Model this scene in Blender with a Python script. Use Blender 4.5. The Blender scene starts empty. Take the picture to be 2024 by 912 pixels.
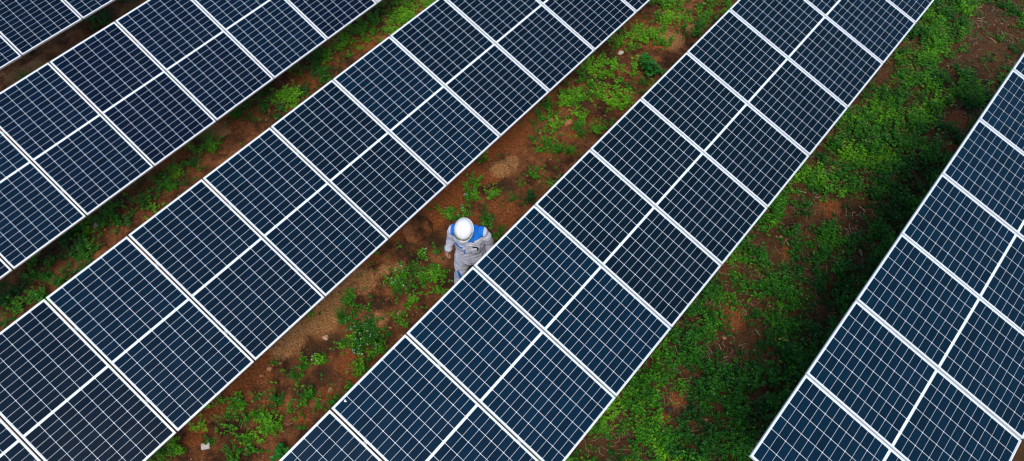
import bpy, bmesh, math, random
import numpy as np
from mathutils import Vector, Matrix, Euler, noise
from mathutils.bvhtree import BVHTree
random.seed(7); RNG = np.random.RandomState(11)
SC = bpy.context.scene
COL = SC.collection
R = math.radians

# measured ground positions (metres): weed patches (x, y, radius, density, tone), bare spots, soil tone patches
GREEN=[[-8.75,-0.84,0.31,0.9,0.15],[-12.83,3.08,0.29,0.9,0.15],[-8.6,0.01,0.32,0.9,0.15],[-8.94,0.06,0.29,0.9,0.15],[-8.37,-0.13,0.24,0.9,0.15],[-9.0,4.73,0.23,0.9,0.15],[-8.47,4.09,0.2,0.9,0.15],[-8.56,-0.33,0.31,0.9,0.45],[-8.85,0.58,0.29,0.9,0.45],[-8.69,0.82,0.29,0.9,0.45],[-8.64,1.09,0.3,0.9,0.45],[-8.67,1.24,0.22,0.9,0.45],[-8.71,1.63,0.31,0.9,0.45],[-8.65,1.86,0.25,0.9,0.45],[-8.8,2.44,0.23,0.9,0.45],[-8.84,3.62,0.34,0.9,0.45],[-9.0,3.29,0.21,0.9,0.45],[-8.91,3.65,0.29,0.9,0.45],[-8.62,3.38,0.29,0.9,0.45],[-8.69,4.53,0.25,0.9,0.45],[-8.45,4.57,0.22,0.9,0.45],[-8.46,-0.81,0.34,0.9,0.45],[-8.51,-1.05,0.23,0.9,0.45],[-8.86,-0.31,0.24,0.9,0.45],[-8.65,2.05,0.18,0.9,0.45],[-12.74,3.66,0.22,0.9,0.45],[-8.56,3.88,0.29,1,0.75],[-8.85,5.61,0.3,1,0.75],[-8.95,5.91,0.27,1,0.75],[-8.66,6.14,0.41,1,0.75],[-8.77,6.43,0.33,1,0.75],[-8.66,6.63,0.33,1,0.75],[-8.57,5.74,0.28,1,0.75],[-8.67,5.3,0.21,1,0.75],[-8.7,4.97,0.19,1,0.75],[-8.45,6.97,0.22,1,0.75],[-8.71,1.81,0.18,1,0.75],[-8.42,6.37,0.22,1,0.75],[-4.73,9.57,0.3,1,0.75],[-4.37,9.73,0.3,1,0.75],[-4.4,9.43,0.26,1,0.75],[-5.09,9.3,0.17,1,0.75],[-4.81,9.21,0.21,1,0.75],[-5.14,8.82,0.15,1,0.75],[-4.84,8.69,0.33,1,0.75],[-4.67,8.57,0.24,1,0.75],[-5.12,8.27,0.3,1,0.75],[-4.9,8.2,0.22,1,0.75],[-5.01,7.48,0.33,1,0.75],[-4.66,7.36,0.4,1,0.75],[-4.46,7.44,0.36,1,0.75],[-4.95,7.14,0.3,1,0.75],[-5.01,6.77,0.22,1,0.75],[-5.08,7.14,0.21,1,0.75],[-4.39,7.13,0.26,1,0.75],[-4.48,7.72,0.21,1,0.75],[-4.6,7.06,0.28,1,0.75],[-4.31,9.99,0.21,1,0.75],[-4.97,8.84,0.26,1,0.75],[-4.86,8.39,0.2,1,0.75],[-4.37,9.11,0.19,0.9,0.6],[-5.27,6.95,0.13,0.9,0.6],[-5.3,8.43,0.16,0.9,0.6],[-4.86,6.59,0.17,0.9,0.6],[-5.02,6.46,0.2,0.9,0.6],[-4.63,6.54,0.18,0.9,0.6],[-5.09,6.14,0.2,0.9,0.6],[-4.93,6.0,0.22,0.9,0.6],[-4.63,6.2,0.21,0.9,0.6],[-4.69,5.89,0.13,0.9,0.6],[-4.87,5.66,0.11,0.9,0.6],[-4.73,5.64,0.12,0.9,0.6],[-4.28,6.51,0.14,0.9,0.6],[-4.34,7.0,0.18,0.9,0.6],[-4.35,5.78,0.12,0.9,0.6],[-4.46,6.24,0.12,0.9,0.6],[-4.49,5.71,0.09,0.9,0.6],[-5.29,4.88,0.1,0.9,0.6],[-5.04,4.4,0.09,0.9,0.6],[-4.92,4.26,0.11,0.9,0.6],[-4.7,4.52,0.12,0.9,0.6],[-4.95,3.87,0.12,0.9,0.6],[-4.86,3.98,0.1,0.9,0.6],[-5.02,3.82,0.08,0.9,0.6],[-4.45,4.09,0.1,0.9,0.6],[-4.27,3.98,0.12,0.9,0.6],[-5.09,3.04,0.06,0.9,0.6],[-4.81,3.12,0.08,0.9,0.6],[-5.08,2.84,0.05,0.9,0.6],[-5.32,2.75,0.05,0.9,0.6],[-4.87,3.04,0.09,0.9,0.6],[-4.61,3.01,0.13,0.9,0.6],[-4.67,3.17,0.09,0.9,0.6],[-4.53,4.95,0.1,0.9,0.6],[-4.45,5.13,0.12,0.9,0.6],[-4.5,4.51,0.08,0.9,0.6],[-4.3,4.72,0.1,0.9,0.6],[-4.45,5.25,0.08,0.9,0.6],[-4.78,2.67,0.19,1,0.55],[-4.72,2.79,0.15,1,0.55],[-4.47,2.79,0.13,1,0.55],[-4.56,2.55,0.17,1,0.55],[-4.74,2.51,0.15,1,0.55],[-4.2,2.91,0.09,1,0.55],[-4.98,2.15,0.13,1,0.55],[-5.12,2.03,0.1,1,0.55],[-4.45,2.99,0.1,1,0.55],[-4.89,1.89,0.16,1,0.55],[-4.82,2.01,0.13,1,0.55],[-4.65,1.79,0.15,1,0.55],[-4.49,1.76,0.23,1,0.55],[-4.56,1.58,0.16,1,0.55],[-4.28,1.74,0.14,1,0.55],[-4.59,1.95,0.13,1,0.55],[-4.99,2.0,0.13,1,0.55],[-4.31,2.95,0.1,1,0.55],[-4.31,2.75,0.09,1,0.55],[-5.27,1.59,0.07,0.75,0.55],[-4.93,1.5,0.06,0.75,0.55],[-4.7,1.22,0.08,0.75,0.55],[-5.03,0.79,0.13,0.75,0.55],[-4.8,0.83,0.17,0.75,0.55],[-4.86,0.73,0.14,0.75,0.55],[-4.69,0.99,0.12,0.75,0.55],[-4.53,1.0,0.1,0.75,0.55],[-4.63,0.66,0.17,0.75,0.55],[-4.69,0.51,0.14,0.75,0.55],[-4.49,0.68,0.13,0.75,0.55],[-4.67,0.3,0.16,0.75,0.55],[-4.7,0.2,0.14,0.75,0.55],[-4.5,0.44,0.09,0.75,0.55],[-4.49,0.01,0.07,0.75,0.55],[-4.16,0.86,0.08,0.75,0.55],[-4.34,0.73,0.06,0.75,0.55],[-4.23,1.4,0.09,0.75,0.55],[-4.15,1.14,0.08,0.75,0.55],[-4.43,2.14,0.11,0.75,0.55],[-4.22,2.54,0.1,0.75,0.55],[-4.36,2.32,0.07,0.75,0.55],[-5.09,0.18,0.14,0.85,0.6],[-5.12,0.05,0.14,0.85,0.6],[-5.0,0.26,0.12,0.85,0.6],[-5.27,0.05,0.08,0.85,0.6],[-5.3,0.19,0.05,0.85,0.6],[-4.96,0.06,0.16,0.85,0.6],[-5.02,-0.1,0.16,0.85,0.6],[-4.74,-0.03,0.2,0.85,0.6],[-4.84,-0.17,0.15,0.85,0.6],[-4.95,-0.32,0.07,0.85,0.6],[-4.84,-0.5,0.07,0.85,0.6],[-5.3,-0.67,0.15,0.85,0.6],[-5.29,-0.82,0.15,0.85,0.6],[-5.18,-0.65,0.09,0.85,0.6],[-5.32,-0.06,0.06,0.85,0.6],[-4.52,-0.07,0.16,0.85,0.6],[-4.59,-0.24,0.16,0.85,0.6],[-4.33,-0.07,0.12,0.85,0.6],[-4.48,0.21,0.11,0.85,0.6],[-4.2,0.44,0.07,0.85,0.6],[-4.2,0.6,0.06,0.85,0.6],[-1.18,11.14,0.54,0.95,0.6],[-0.79,10.44,0.51,0.95,0.6],[-0.94,9.52,0.53,0.95,0.6],[-1.27,12.14,0.52,0.95,0.6],[-0.95,11.77,0.4,0.95,0.6],[-1.41,11.87,0.52,0.95,0.6],[-1.2,10.26,0.33,0.95,0.6],[-0.47,10.42,0.37,0.95,0.6],[-0.41,9.55,0.39,0.95,0.6],[-0.65,9.23,0.43,0.95,0.6],[-0.84,8.96,0.43,0.95,0.6],[-1.16,8.96,0.43,0.95,0.6],[-1.05,8.42,0.42,0.95,0.6],[-0.32,9.0,0.33,0.95,0.6],[-1.25,9.67,0.23,0.95,0.6],[-1.48,7.72,0.25,0.9,0.6],[-1.52,7.22,0.32,0.9,0.6],[-1.21,7.82,0.49,0.9,0.6],[-0.8,7.91,0.4,0.9,0.6],[-1.28,7.07,0.16,0.9,0.6],[-1.19,7.48,0.36,0.9,0.6],[-1.03,8.08,0.41,0.9,0.6],[-0.7,8.34,0.33,0.9,0.6],[-1.45,6.94,0.16,0.9,0.6],[-0.37,7.8,0.31,1,0.3],[-0.38,8.13,0.28,1,0.3],[-0.33,8.52,0.37,1,0.3],[-0.09,8.14,0.28,1,0.3],[-0.17,7.53,0.3,1,0.3],[-0.18,7.1,0.33,1,0.3],[-0.09,6.76,0.36,1,0.3],[-0.1,6.36,0.32,1,0.3],[-0.11,5.96,0.34,1,0.3],[-0.04,5.56,0.3,1,0.3],[-0.07,5.09,0.32,1,0.3],[-0.45,6.07,0.21,1,0.3],[-0.52,7.35,0.19,1,0.3],[-0.13,8.56,0.2,1,0.3],[-0.11,9.04,0.17,1,0.3],[-0.1,9.54,0.19,1,0.3],[-0.13,10.15,0.18,1,0.3],[-0.2,10.9,0.14,1,0.3],[-0.26,11.56,0.15,1,0.3],[-0.03,7.85,0.31,1,0.3],[0.04,8.35,0.24,1,0.3],[0.01,7.14,0.33,1,0.3],[0.03,6.66,0.32,1,0.3],[0.05,6.19,0.34,1,0.3],[0.07,5.74,0.33,1,0.3],[0.09,5.31,0.29,1,0.3],[0.11,4.89,0.31,1,0.3],[0.13,4.49,0.3,1,0.3],[0.14,4.1,0.3,1,0.3],[0.16,3.73,0.29,1,0.3],[0.36,3.83,0.23,1,0.3],[0.39,4.23,0.24,1,0.3],[-1.4,4.92,0.27,0.85,0.5],[-1.29,4.63,0.3,0.85,0.5],[-1.4,4.45,0.23,0.85,0.5],[-1.31,4.08,0.26,0.85,0.5],[-1.13,4.14,0.26,0.85,0.5],[-1.15,4.75,0.17,0.85,0.5],[-1.43,4.15,0.16,0.85,0.5],[-1.51,5.21,0.18,0.85,0.5],[-1.43,5.58,0.14,0.85,0.5],[-1.48,6.05,0.13,0.85,0.5],[-1.49,6.47,0.15,0.85,0.5],[-0.79,6.71,0.22,0.85,0.5],[-0.52,6.62,0.26,0.85,0.5],[-0.66,6.2,0.22,0.85,0.5],[-0.68,5.69,0.17,0.85,0.5],[-0.63,5.35,0.14,0.85,0.5],[-0.36,5.39,0.2,0.85,0.5],[-1.51,3.4,0.22,1,0.65],[-1.22,3.3,0.27,1,0.65],[-1.35,3.28,0.18,1,0.65],[-1.35,2.87,0.24,1,0.65],[-1.3,2.6,0.26,1,0.65],[-1.14,2.89,0.27,1,0.65],[-0.85,2.97,0.26,1,0.65],[-0.82,3.23,0.24,1,0.65],[-1.36,3.61,0.22,1,0.65],[-1.37,3.85,0.19,1,0.65],[-1.05,3.69,0.12,1,0.65],[-1.35,2.37,0.17,1,0.65],[-1.13,2.66,0.23,1,0.65],[-0.91,4.14,0.25,1.1,0.35],[-0.64,3.94,0.37,1.1,0.35],[-0.6,3.65,0.33,1.1,0.35],[-0.6,4.22,0.28,1.1,0.35],[-0.35,4.02,0.33,1.1,0.35],[-0.28,3.68,0.35,1.1,0.35],[-0.49,3.27,0.35,1.1,0.35],[-0.24,3.4,0.29,1.1,0.35],[-0.57,4.51,0.25,1.1,0.35],[-0.31,4.55,0.31,1.1,0.35],[-0.43,4.88,0.23,1.1,0.35],[-0.27,4.25,0.34,1.1,0.35],[-0.12,4.45,0.25,1.1,0.35],[-0.16,4.76,0.25,1.1,0.35],[-0.01,3.9,0.24,1.1,0.35],[-0.05,3.64,0.17,1.1,0.35],[-0.29,5.0,0.19,1.1,0.35],[0.06,3.57,0.12,1.1,0.35],[-0.59,3.11,0.23,1.1,0.35]]
BARE=[[-1.23,5.63,0.19],[-1.14,5.22,0.17],[-1.04,4.93,0.14],[-0.9,5.32,0.11],[-0.92,7.25,0.16],[-1.22,6.68,0.17],[-0.65,7.92,0.11],[-1.1,6.05,0.15],[-1.02,3.55,0.14],[-1.12,3.85,0.11],[-0.86,4.53,0.2],[-1.02,4.31,0.09],[-0.45,11.55,0.39],[-0.45,12.15,0.34],[-0.81,12.03,0.2],[-0.22,9.82,0.18],[-0.19,9.22,0.1],[-1.49,10.9,0.14],[-1.43,10.22,0.13],[-1.46,9.92,0.11],[-0.6,7.07,0.17],[-1.01,6.85,0.15],[-0.61,11.14,0.24],[-1.05,3.36,0.09],[-1.64,3.8,0.05],[-0.71,12.41,0.26],[-0.6,7.51,0.12],[-0.83,4.83,0.16]]
SOIL=[[-5.22,1.67,0.19,1],[-5.18,1.46,0.18,1],[-5.26,1.14,0.24,1],[-5.23,1.33,0.18,1],[-4.57,2.02,0.14,1],[-5.19,2.29,0.25,1],[-5.21,2.02,0.2,1],[-5.2,1.83,0.17,1],[-5.21,0.97,0.17,1],[-5.36,1.8,0.15,1],[-4.91,2.77,0.12,1],[-5.04,2.61,0.1,1],[-4.95,4.92,0.17,1],[-4.92,5.12,0.12,1],[-5.34,2.32,0.16,1],[-5.03,1.59,0.14,1],[-12.64,1.39,0.28,1],[-12.6,1.65,0.22,1],[-8.04,0.89,0.11,1],[-8.93,2.73,0.19,1],[-4.5,8.74,0.22,1],[-4.37,9.15,0.14,1],[-4.61,1.93,0.11,1],[-8.87,0.51,0.12,1],[-9.01,2.64,0.17,1],[-5.18,3.35,0.17,1],[-5.36,0.76,0.2,2],[-5.3,0.55,0.23,2],[-5.28,0.3,0.2,2],[-5.21,-0.07,0.17,2],[-5.25,-0.35,0.16,2],[-5.11,3.68,0.21,2],[-5.25,4.26,0.25,2],[-5.27,4.6,0.25,2],[-5.35,5.03,0.23,2],[-5.24,5.37,0.23,2],[-5.33,6.08,0.22,2],[-5.25,5.62,0.2,2],[-5.18,3.97,0.24,2],[-5.34,3.61,0.21,2],[-5.38,3.14,0.2,2],[-1.04,4.93,0.17,2],[-4.33,4.42,0.16,2],[-4.55,4.35,0.13,2],[-4.66,4.04,0.11,2],[-8.72,4.21,0.26,2],[-8.59,5.51,0.23,2],[-8.97,2.96,0.19,2],[-9.05,1.86,0.22,2],[-5.29,6.53,0.13,2],[-5.24,8.79,0.17,2],[-0.92,7.25,0.16,2],[-0.22,9.82,0.16,2],[-0.14,9.27,0.12,2],[-4.4,1.37,0.16,2],[-4.2,1.27,0.13,2],[-4.29,0.52,0.11,2],[-4.73,0.41,0.12,2],[-4.3,0.94,0.09,2],[-4.62,8.49,0.12,2],[-5.76,-0.44,0.01,2],[-5.35,2.62,0.15,2],[-4.27,4.24,0.09,2],[-4.55,6.1,0.09,2],[-4.63,5.6,0.12,2],[-5.14,-0.5,0.09,2],[-9.03,2.13,0.2,2],[-0.98,6.24,0.12,2],[-0.98,3.26,0.08,2],[-0.98,3.58,0.1,2],[-4.97,4.72,0.15,2],[-0.2,9.96,0.14,2],[-4.93,3.39,0.17,0],[-5.09,3.05,0.14,0],[-4.76,3.42,0.12,0],[-5.11,5.22,0.09,0],[-5.1,4.98,0.15,0],[-5.34,4.79,0.09,0],[-8.27,3.52,0.28,0],[-9.13,4.56,0.27,0],[-8.6,-0.92,0.23,0],[-8.91,0.2,0.25,0],[-8.99,0.93,0.22,0],[-9.12,5.83,0.22,0],[-8.94,6.14,0.22,0],[-12.88,3.65,0.24,0],[-12.89,3.12,0.31,0],[-4.68,4.72,0.16,0],[-4.52,2.68,0.14,0],[-4.31,3.05,0.19,0],[-4.76,1.44,0.14,0],[-4.86,1.18,0.16,0],[-4.59,0.78,0.16,0],[-4.73,2.22,0.14,0],[-4.58,0.29,0.15,0],[-0.46,10.97,0.28,0],[-0.63,12.63,0.42,0],[-4.55,1.07,0.13,0],[-8.96,-0.18,0.24,0],[-4.2,1.19,0.09,0],[-0.56,7.43,0.23,0],[0.05,7.38,0.22,0],[-0.0,4.97,0.38,0],[0.07,8.95,0.25,0],[-5.31,2.97,0.08,0],[-5.23,8.33,0.1,0],[-4.85,6.73,0.22,0],[-5.0,7.75,0.2,0]]
F={'rock_white':[-5.005,7.985],'rock_white2':[-4.948,-0.444],'rock_white3':[-8.862,0.501],'clod':[-4.746,6.263],'mound':[-5.174,3.397],'broad1':[-4.37,7.947],'broad2':[-1.322,4.351],'broad3':[-4.222,0.087],'broad4':[-1.501,4.35],'tuft1':[-4.938,1.748],'tuft2':[-0.922,5.937],'tuft3':[-8.813,4.928],'leafy':[-0.46,4.992],'hose':[-4.644,2.044],'twig':[-5.199,5.149],'post':[-13.015,1.907],'bush':[-4.492,1.765],'w1':[-4.933,4.278],'w2':[-4.35,5.782],'w3':[-4.949,3.867],'w4':[-4.702,1.213],'w5':[-4.755,2.64],'w6':[-5.317,2.744],'w7':[-5.287,4.881],'w8':[-4.871,3.974],'w9':[-4.446,4.09],'p1':[-4.89,1.422],'p2':[-4.311,0.992],'st1':[-5.501,7.588],'st2':[-3.889,0.599],'st3':[-11.564,4.048],'st4':[-4.223,1.081],'st5':[-4.412,2.281],'st6':[-4.967,6.129],'st7':[-11.858,4.248],'spike':[-8.697,4.746],'w10':[-4.812,3.119],'w11':[-4.301,9.198],'darkclod':[-0.984,3.399],'litter':[-5.223,4.981],'drop':[-3.3459,0.8265,1.5603]}

# ------------------------------------------------------------------ helpers
def link(o, parent=None):
    COL.objects.link(o)
    if parent is not None: o.parent = parent
    return o
def tag(o, label=None, cat=None, group=None, kind=None):
    if label: o['label'] = label
    if cat: o['category'] = cat
    if group: o['group'] = group
    if kind: o['kind'] = kind
    return o
def empty(name, loc=(0,0,0), rot=(0,0,0), parent=None):
    o = bpy.data.objects.new(name, None); o.location = loc; o.rotation_euler = rot
    o.empty_display_size = 0.1
    return link(o, parent)
def obj(name, mesh, mats, parent=None, smooth=False):
    if isinstance(mesh, bmesh.types.BMesh):
        me = bpy.data.meshes.new(name); mesh.to_mesh(me); mesh.free()
    else: me = mesh
    if not isinstance(mats, (list, tuple)): mats = [mats]
    me.materials.clear()
    for m in mats: me.materials.append(m)
    if smooth: me.polygons.foreach_set('use_smooth', [True]*len(me.polygons))
    return link(bpy.data.objects.new(name, me), parent)
def copy_tree(o, parent=None):
    c = o.copy(); COL.objects.link(c)
    if parent is not None: c.parent = parent
    for ch in list(o.children): copy_tree(ch, c)
    return c
def box(bm, x0, x1, y0, y1, z0, z1, mi=0):
    v = [bm.verts.new(p) for p in ((x0,y0,z0),(x1,y0,z0),(x1,y1,z0),(x0,y1,z0),(x0,y0,z1),(x1,y0,z1),(x1,y1,z1),(x0,y1,z1))]
    for f in ((3,2,1,0),(4,5,6,7),(0,1,5,4),(1,2,6,5),(2,3,7,6),(3,0,4,7)):
        bm.faces.new([v[i] for i in f]).material_index = mi
def ring_frame(d):
    d = d.normalized(); up = Vector((0,0,1)) if abs(d.z) < .9 else Vector((0,1,0))
    a = d.cross(up).normalized(); return a, a.cross(d).normalized()
def tube(bm, pts, rad, n=10, cap=True, mi=0):
    """tapered tube through pts; rad = radius or (ra, rb) per point"""
    rings = []; pts = [Vector(p) for p in pts]
    for i, p in enumerate(pts):
        d = pts[min(i+1, len(pts)-1)] - pts[max(i-1, 0)]
        a, b = ring_frame(d)
        r = rad[i] if isinstance(rad, (list, tuple)) else rad
        ra, rb = r if isinstance(r, (list, tuple)) else (r, r)
        rings.append([bm.verts.new(p + a*(ra*math.cos(t)) + b*(rb*math.sin(t))) for t in [2*math.pi*k/n for k in range(n)]])
    for i in range(len(rings)-1):
        for k in range(n):
            f = bm.faces.new((rings[i][k], rings[i][(k+1)%n], rings[i+1][(k+1)%n], rings[i+1][k])); f.material_index = mi
    if cap:
        bm.faces.new(rings[0][::-1]).material_index = mi; bm.faces.new(rings[-1]).material_index = mi
    return rings
def rings_z(bm, rows, n=28, power=2.0, cap=True):
    """stack of horizontal superellipse rings: (z, cx, cy, rx, ry)"""
    rs = []
    for (z, cx, cy, rx, ry) in rows:
        r = []
        for k in range(n):
            t = 2*math.pi*k/n; c, s = math.cos(t), math.sin(t)
            q = (abs(c)**power + abs(s)**power)**(-1/power)
            r.append(bm.verts.new((cx + rx*c*q, cy + ry*s*q, z)))
        rs.append(r)
    for i in range(len(rs)-1):
        for k in range(n): bm.faces.new((rs[i][k], rs[i][(k+1)%n], rs[i+1][(k+1)%n], rs[i+1][k]))
    if cap: bm.faces.new(rs[0][::-1]); bm.faces.new(rs[-1])
def ball(bm, c, r, seg=16, mat=None):
    r = r if isinstance(r, (tuple, list)) else (r,r,r)
    m = Matrix.Translation(c) @ (mat.to_4x4() if mat is not None else Matrix()) @ Matrix.Diagonal((*r, 1))
    bmesh.ops.create_uvsphere(bm, u_segments=seg, v_segments=max(6, seg//2+2), radius=1, matrix=m)
def fuse(name, bm, voxel, smooth=4):
    """merge overlapping shells into ONE continuous surface"""
    me = bpy.data.meshes.new(name+'_src'); bm.to_mesh(me); bm.free()
    o = bpy.data.objects.new(name+'_src', me); COL.objects.link(o)
    m = o.modifiers.new('r', 'REMESH'); m.mode = 'VOXEL'; m.voxel_size = voxel; m.use_smooth_shade = True
    if smooth:
        s = o.modifiers.new('s', 'SMOOTH'); s.factor = .5; s.iterations = smooth
    dg = bpy.context.evaluated_depsgraph_get()
    out = bpy.data.meshes.new_from_object(o.evaluated_get(dg)); out.name = name
    bpy.data.objects.remove(o)
    out.polygons.foreach_set('use_smooth', [True]*len(out.polygons))
    return out

# ------------------------------------------------------------------ materials
class NT:
    def __init__(s, name):
        s.m = bpy.data.materials.new(name); s.m.use_nodes = True; s.n = s.m.node_tree.nodes; s.l = s.m.node_tree.links
        s.b = s.n['Principled BSDF']; s.out = s.n['Material Output']
    def add(s, t, **k):
        n = s.n.new(t)
        for a, v in k.items():
            if hasattr(n, a): setattr(n, a, v)
            else: n.inputs[a].default_value = v
        return n
    def ln(s, a, b): s.l.new(a, b)
    def mix(s, f, a, b, mode='MIX'):
        n = s.n.new('ShaderNodeMix'); n.data_type = 'RGBA'; n.blend_type = mode
        for sock, v in ((n.inputs['Factor'], f), (n.inputs[6], a), (n.inputs[7], b)):
            if isinstance(v, bpy.types.NodeSocket): s.l.new(v, sock)
            elif sock.type == 'RGBA': sock.default_value = (*v, 1)
            else: sock.default_value = v
        return n.outputs[2]
    def ramp(s, x, stops):
        n = s.n.new('ShaderNodeValToRGB'); s.l.new(x, n.inputs[0]); e = n.color_ramp.elements
        while len(e) < len(stops): e.new(.5)
        for i, (p, c) in enumerate(stops):
            e[i].position = p; e[i].color = (*c, 1) if isinstance(c, tuple) else (c, c, c, 1)
        return n.outputs[0]
    def noise(s, scale, detail=4, rough=.55, vec=None):
        n = s.n.new('ShaderNodeTexNoise'); n.inputs['Scale'].default_value = scale; n.inputs['Detail'].default_value = detail
        n.inputs['Roughness'].default_value = rough
        if vec is not None: s.l.new(vec, n.inputs['Vector'])
        return n.outputs['Fac']
    def coord(s, which='Object'):
        return s.n.new('ShaderNodeTexCoord').outputs[which]
    def attr(s, name, kind='Fac'):
        n = s.n.new('ShaderNodeAttribute'); n.attribute_name = name; return n.outputs[kind]
    def math(s, op, a, b=0.0, c=0.0, clamp=False):
        n = s.n.new('ShaderNodeMath'); n.operation = op; n.use_clamp = clamp
        for i, v in enumerate((a, b, c)):
            if isinstance(v, bpy.types.NodeSocket): s.l.new(v, n.inputs[i])
            else: n.inputs[i].default_value = v
        return n.outputs[0]
    def bump(s, h, dist, strength=1.0):
        n = s.n.new('ShaderNodeBump'); n.inputs['Distance'].default_value = dist; n.inputs['Strength'].default_value = strength
        s.l.new(h, n.inputs['Height']); s.l.new(n.outputs[0], s.b.inputs['Normal'])
    def set(s, **k):
        for a, v in k.items():
            i = s.b.inputs[a.replace('_', ' ')]
            if isinstance(v, bpy.types.NodeSocket): s.l.new(v, i)
            elif isinstance(v, tuple): i.default_value = (*v, 1)
            else: i.default_value = v
        return s
def simple(name, col, rough=.6, var=.12, scale=30, metal=0, bump=0, spec=.5):
    t = NT(name); co = t.coord()
    f = t.noise(scale, 5, .6, co)
    c = t.mix(f, tuple(v*(1-var) for v in col), tuple(min(1, v*(1+var)) for v in col))
    t.set(Base_Color=c, Roughness=rough, Metallic=metal, Specular_IOR_Level=spec)
    if bump: t.bump(f, bump)
    return t.m

# cells: dark silicon behind glass, thin collector lines, a little dust
def cell_material():
    t = NT('solar_cell'); co = t.coord(); sep = t.add('ShaderNodeSeparateXYZ'); t.ln(co, sep.inputs[0])
    oc = t.n.new('ShaderNodeObjectInfo')
    base = oc.outputs['Color']
    cellv = t.attr('cell_tone')
    c = t.mix(cellv, (.8,.8,.82), (1.2,1.2,1.2)); c = t.mix(1.0, base, c, 'MULTIPLY')
    ph = t.math('FRACT', t.math('MULTIPLY', sep.outputs['Y'], 1/.0168))
    line = t.math('LESS_THAN', ph, .16)
    c = t.mix(t.math('MULTIPLY', line, .5), c, (.016,.042,.066))
    dust = t.noise(2.3, 6, .65, co)
    fine = t.noise(260, 2, .6, co)
    d = t.math('MULTIPLY', t.math('SUBTRACT', dust, .45, clamp=True), .02)
    c = t.mix(d, c, (.28,.35,.42))
    sp = t.math('MULTIPLY', t.math('GREATER_THAN', fine, .84), .25)
    c = t.mix(sp, c, (.3,.3,.28))
    rg = t.math('MULTIPLY_ADD', dust, .25, .10)
    t.set(Base_Color=c, Roughness=rg, IOR=1.45, Specular_IOR_Level=.15)
    return t.m
M_cell = cell_material()
def white_sheet():
    t = NT('white_backsheet'); co = t.coord(); n = t.noise(5, 5, .6, co)
    t.set(Base_Color=t.ramp(n, [(.3,(.70,.77,.84)),(.7,(.76,.82,.87))]), Roughness=.25); return t.m
M_sheet = white_sheet()
def alu(name, col, rough=.42, metal=.35):
    t = NT(name); co = t.coord(); mp = t.add('ShaderNodeMapping'); t.ln(co, mp.inputs[0]); mp.inputs['Scale'].default_value = (3, 3, 60)
    n = t.noise(9, 6, .6, mp.outputs[0]); d = t.noise(2.1, 5, .7, co)
    c = t.mix(n, tuple(v*.93 for v in col), col); c = t.mix(t.math('MULTIPLY', t.math('SUBTRACT', d, .5, clamp=True), 1.2), c, (.42,.38,.33))
    t.set(Base_Color=c, Roughness=rough, Metallic=metal); return t.m
M_frame = alu('anodised_frame', (.80,.84,.87), .42, .12)
M_steel = alu('galvanised_steel', (.42,.44,.46), .5, .7)
M_seal = simple('black_box_plastic', (.015,.015,.017), .5)

# ------------------------------------------------------------------ world and light
w = bpy.data.worlds.new('World'); SC.world = w; w.use_nodes = True
nt = w.node_tree; bg = nt.nodes['Background']
sky = nt.nodes.new('ShaderNodeTexSky'); sky.sky_type = 'NISHITA'; sky.sun_disc = False
SUN_EL, SUN_AZ = 58, 132          # azimuth measured clockwise from +Y (towards +X)
sky.sun_elevation = R(SUN_EL); sky.sun_rotation = R(SUN_AZ); sky.air_density = 1.0; sky.dust_density = 1.0
nt.links.new(sky.outputs[0], bg.inputs[0]); bg.inputs[1].default_value = .125
sl = bpy.data.lights.new('sun', 'SUN'); sl.energy = 1.75; sl.angle = R(30); sl.color = (1, .90, .76)
so = link(bpy.data.objects.new('sun', sl))
d = Vector((math.sin(R(SUN_AZ))*math.cos(R(SUN_EL)), math.cos(R(SUN_AZ))*math.cos(R(SUN_EL)), math.sin(R(SUN_EL))))
so.rotation_euler = d.to_track_quat('Z', 'Y').to_euler(); so.location = d*30
# camera
cd = bpy.data.cameras.new('camera'); cam = link(bpy.data.objects.new('camera', cd)); SC.camera = cam
cd.sensor_width = 36; cd.lens = 36*1490.46/2024; cd.clip_end = 3000; cd.clip_start = .1
cam.matrix_world = Matrix(((0.759621,-0.51907,0.391843,0),(0.648702,0.647791,-0.399441,0),(-0.046495,0.557613,0.828798,8.7),(0,0,0,1)))
SC.view_settings.view_transform = 'Standard'; SC.view_settings.look = 'None'; SC.view_settings.gamma = 1
SC.view_settings.exposure = 0.60
SC.render.engine = 'CYCLES'; SC.cycles.use_denoising = True; SC.cycles.filter_width = 1.25

# ------------------------------------------------------------------ ground
def hgt(x, y):
    v = .045*noise.noise(Vector((x*.7, y*.7, 3.1))) + .03*noise.noise(Vector((x*2.3, y*2.3, 7.7))) + .028*noise.noise(Vector((x*5, y*5, 1.3))) + .014*noise.noise(Vector((x*13, y*13, 4.3)))
    return v
def field(pts, X, Y, sharp=1.0):
    out = np.zeros_like(X)
    for p in pts:
        x, y, r = p[:3]; m = (np.abs(X-x) < 3*r) & (np.abs(Y-y) < 3*r)
        if not m.any(): continue
        d2 = ((X[m]-x)**2 + (Y[m]-y)**2)/(r*r)
        out[m] = np.maximum(out[m], np.exp(-(d2**1.5)*.7*sharp))
    return out
def axis(a, b, step, far):
    c = list(np.arange(a, b+1e-6, step)); s = step; lo = [a]; 
    while lo[-1] > -far: s *= 1.35; lo.append(lo[-1]-s)
    hi = [c[-1]]; s = step
    while hi[-1] < far: s *= 1.35; hi.append(hi[-1]+s)
    return np.array(lo[:0:-1] + c + hi[1:])
gx = axis(-15.2, 3.2, .04, 700); gy = axis(-3.2, 14, .04, 700)
GX, GY = np.meshgrid(gx, gy)
H = np.array([hgt(x, y) if (-17 < x < 5 and -5 < y < 16) else 0.0 for x, y in zip(GX.ravel(), GY.ravel())])
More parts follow.
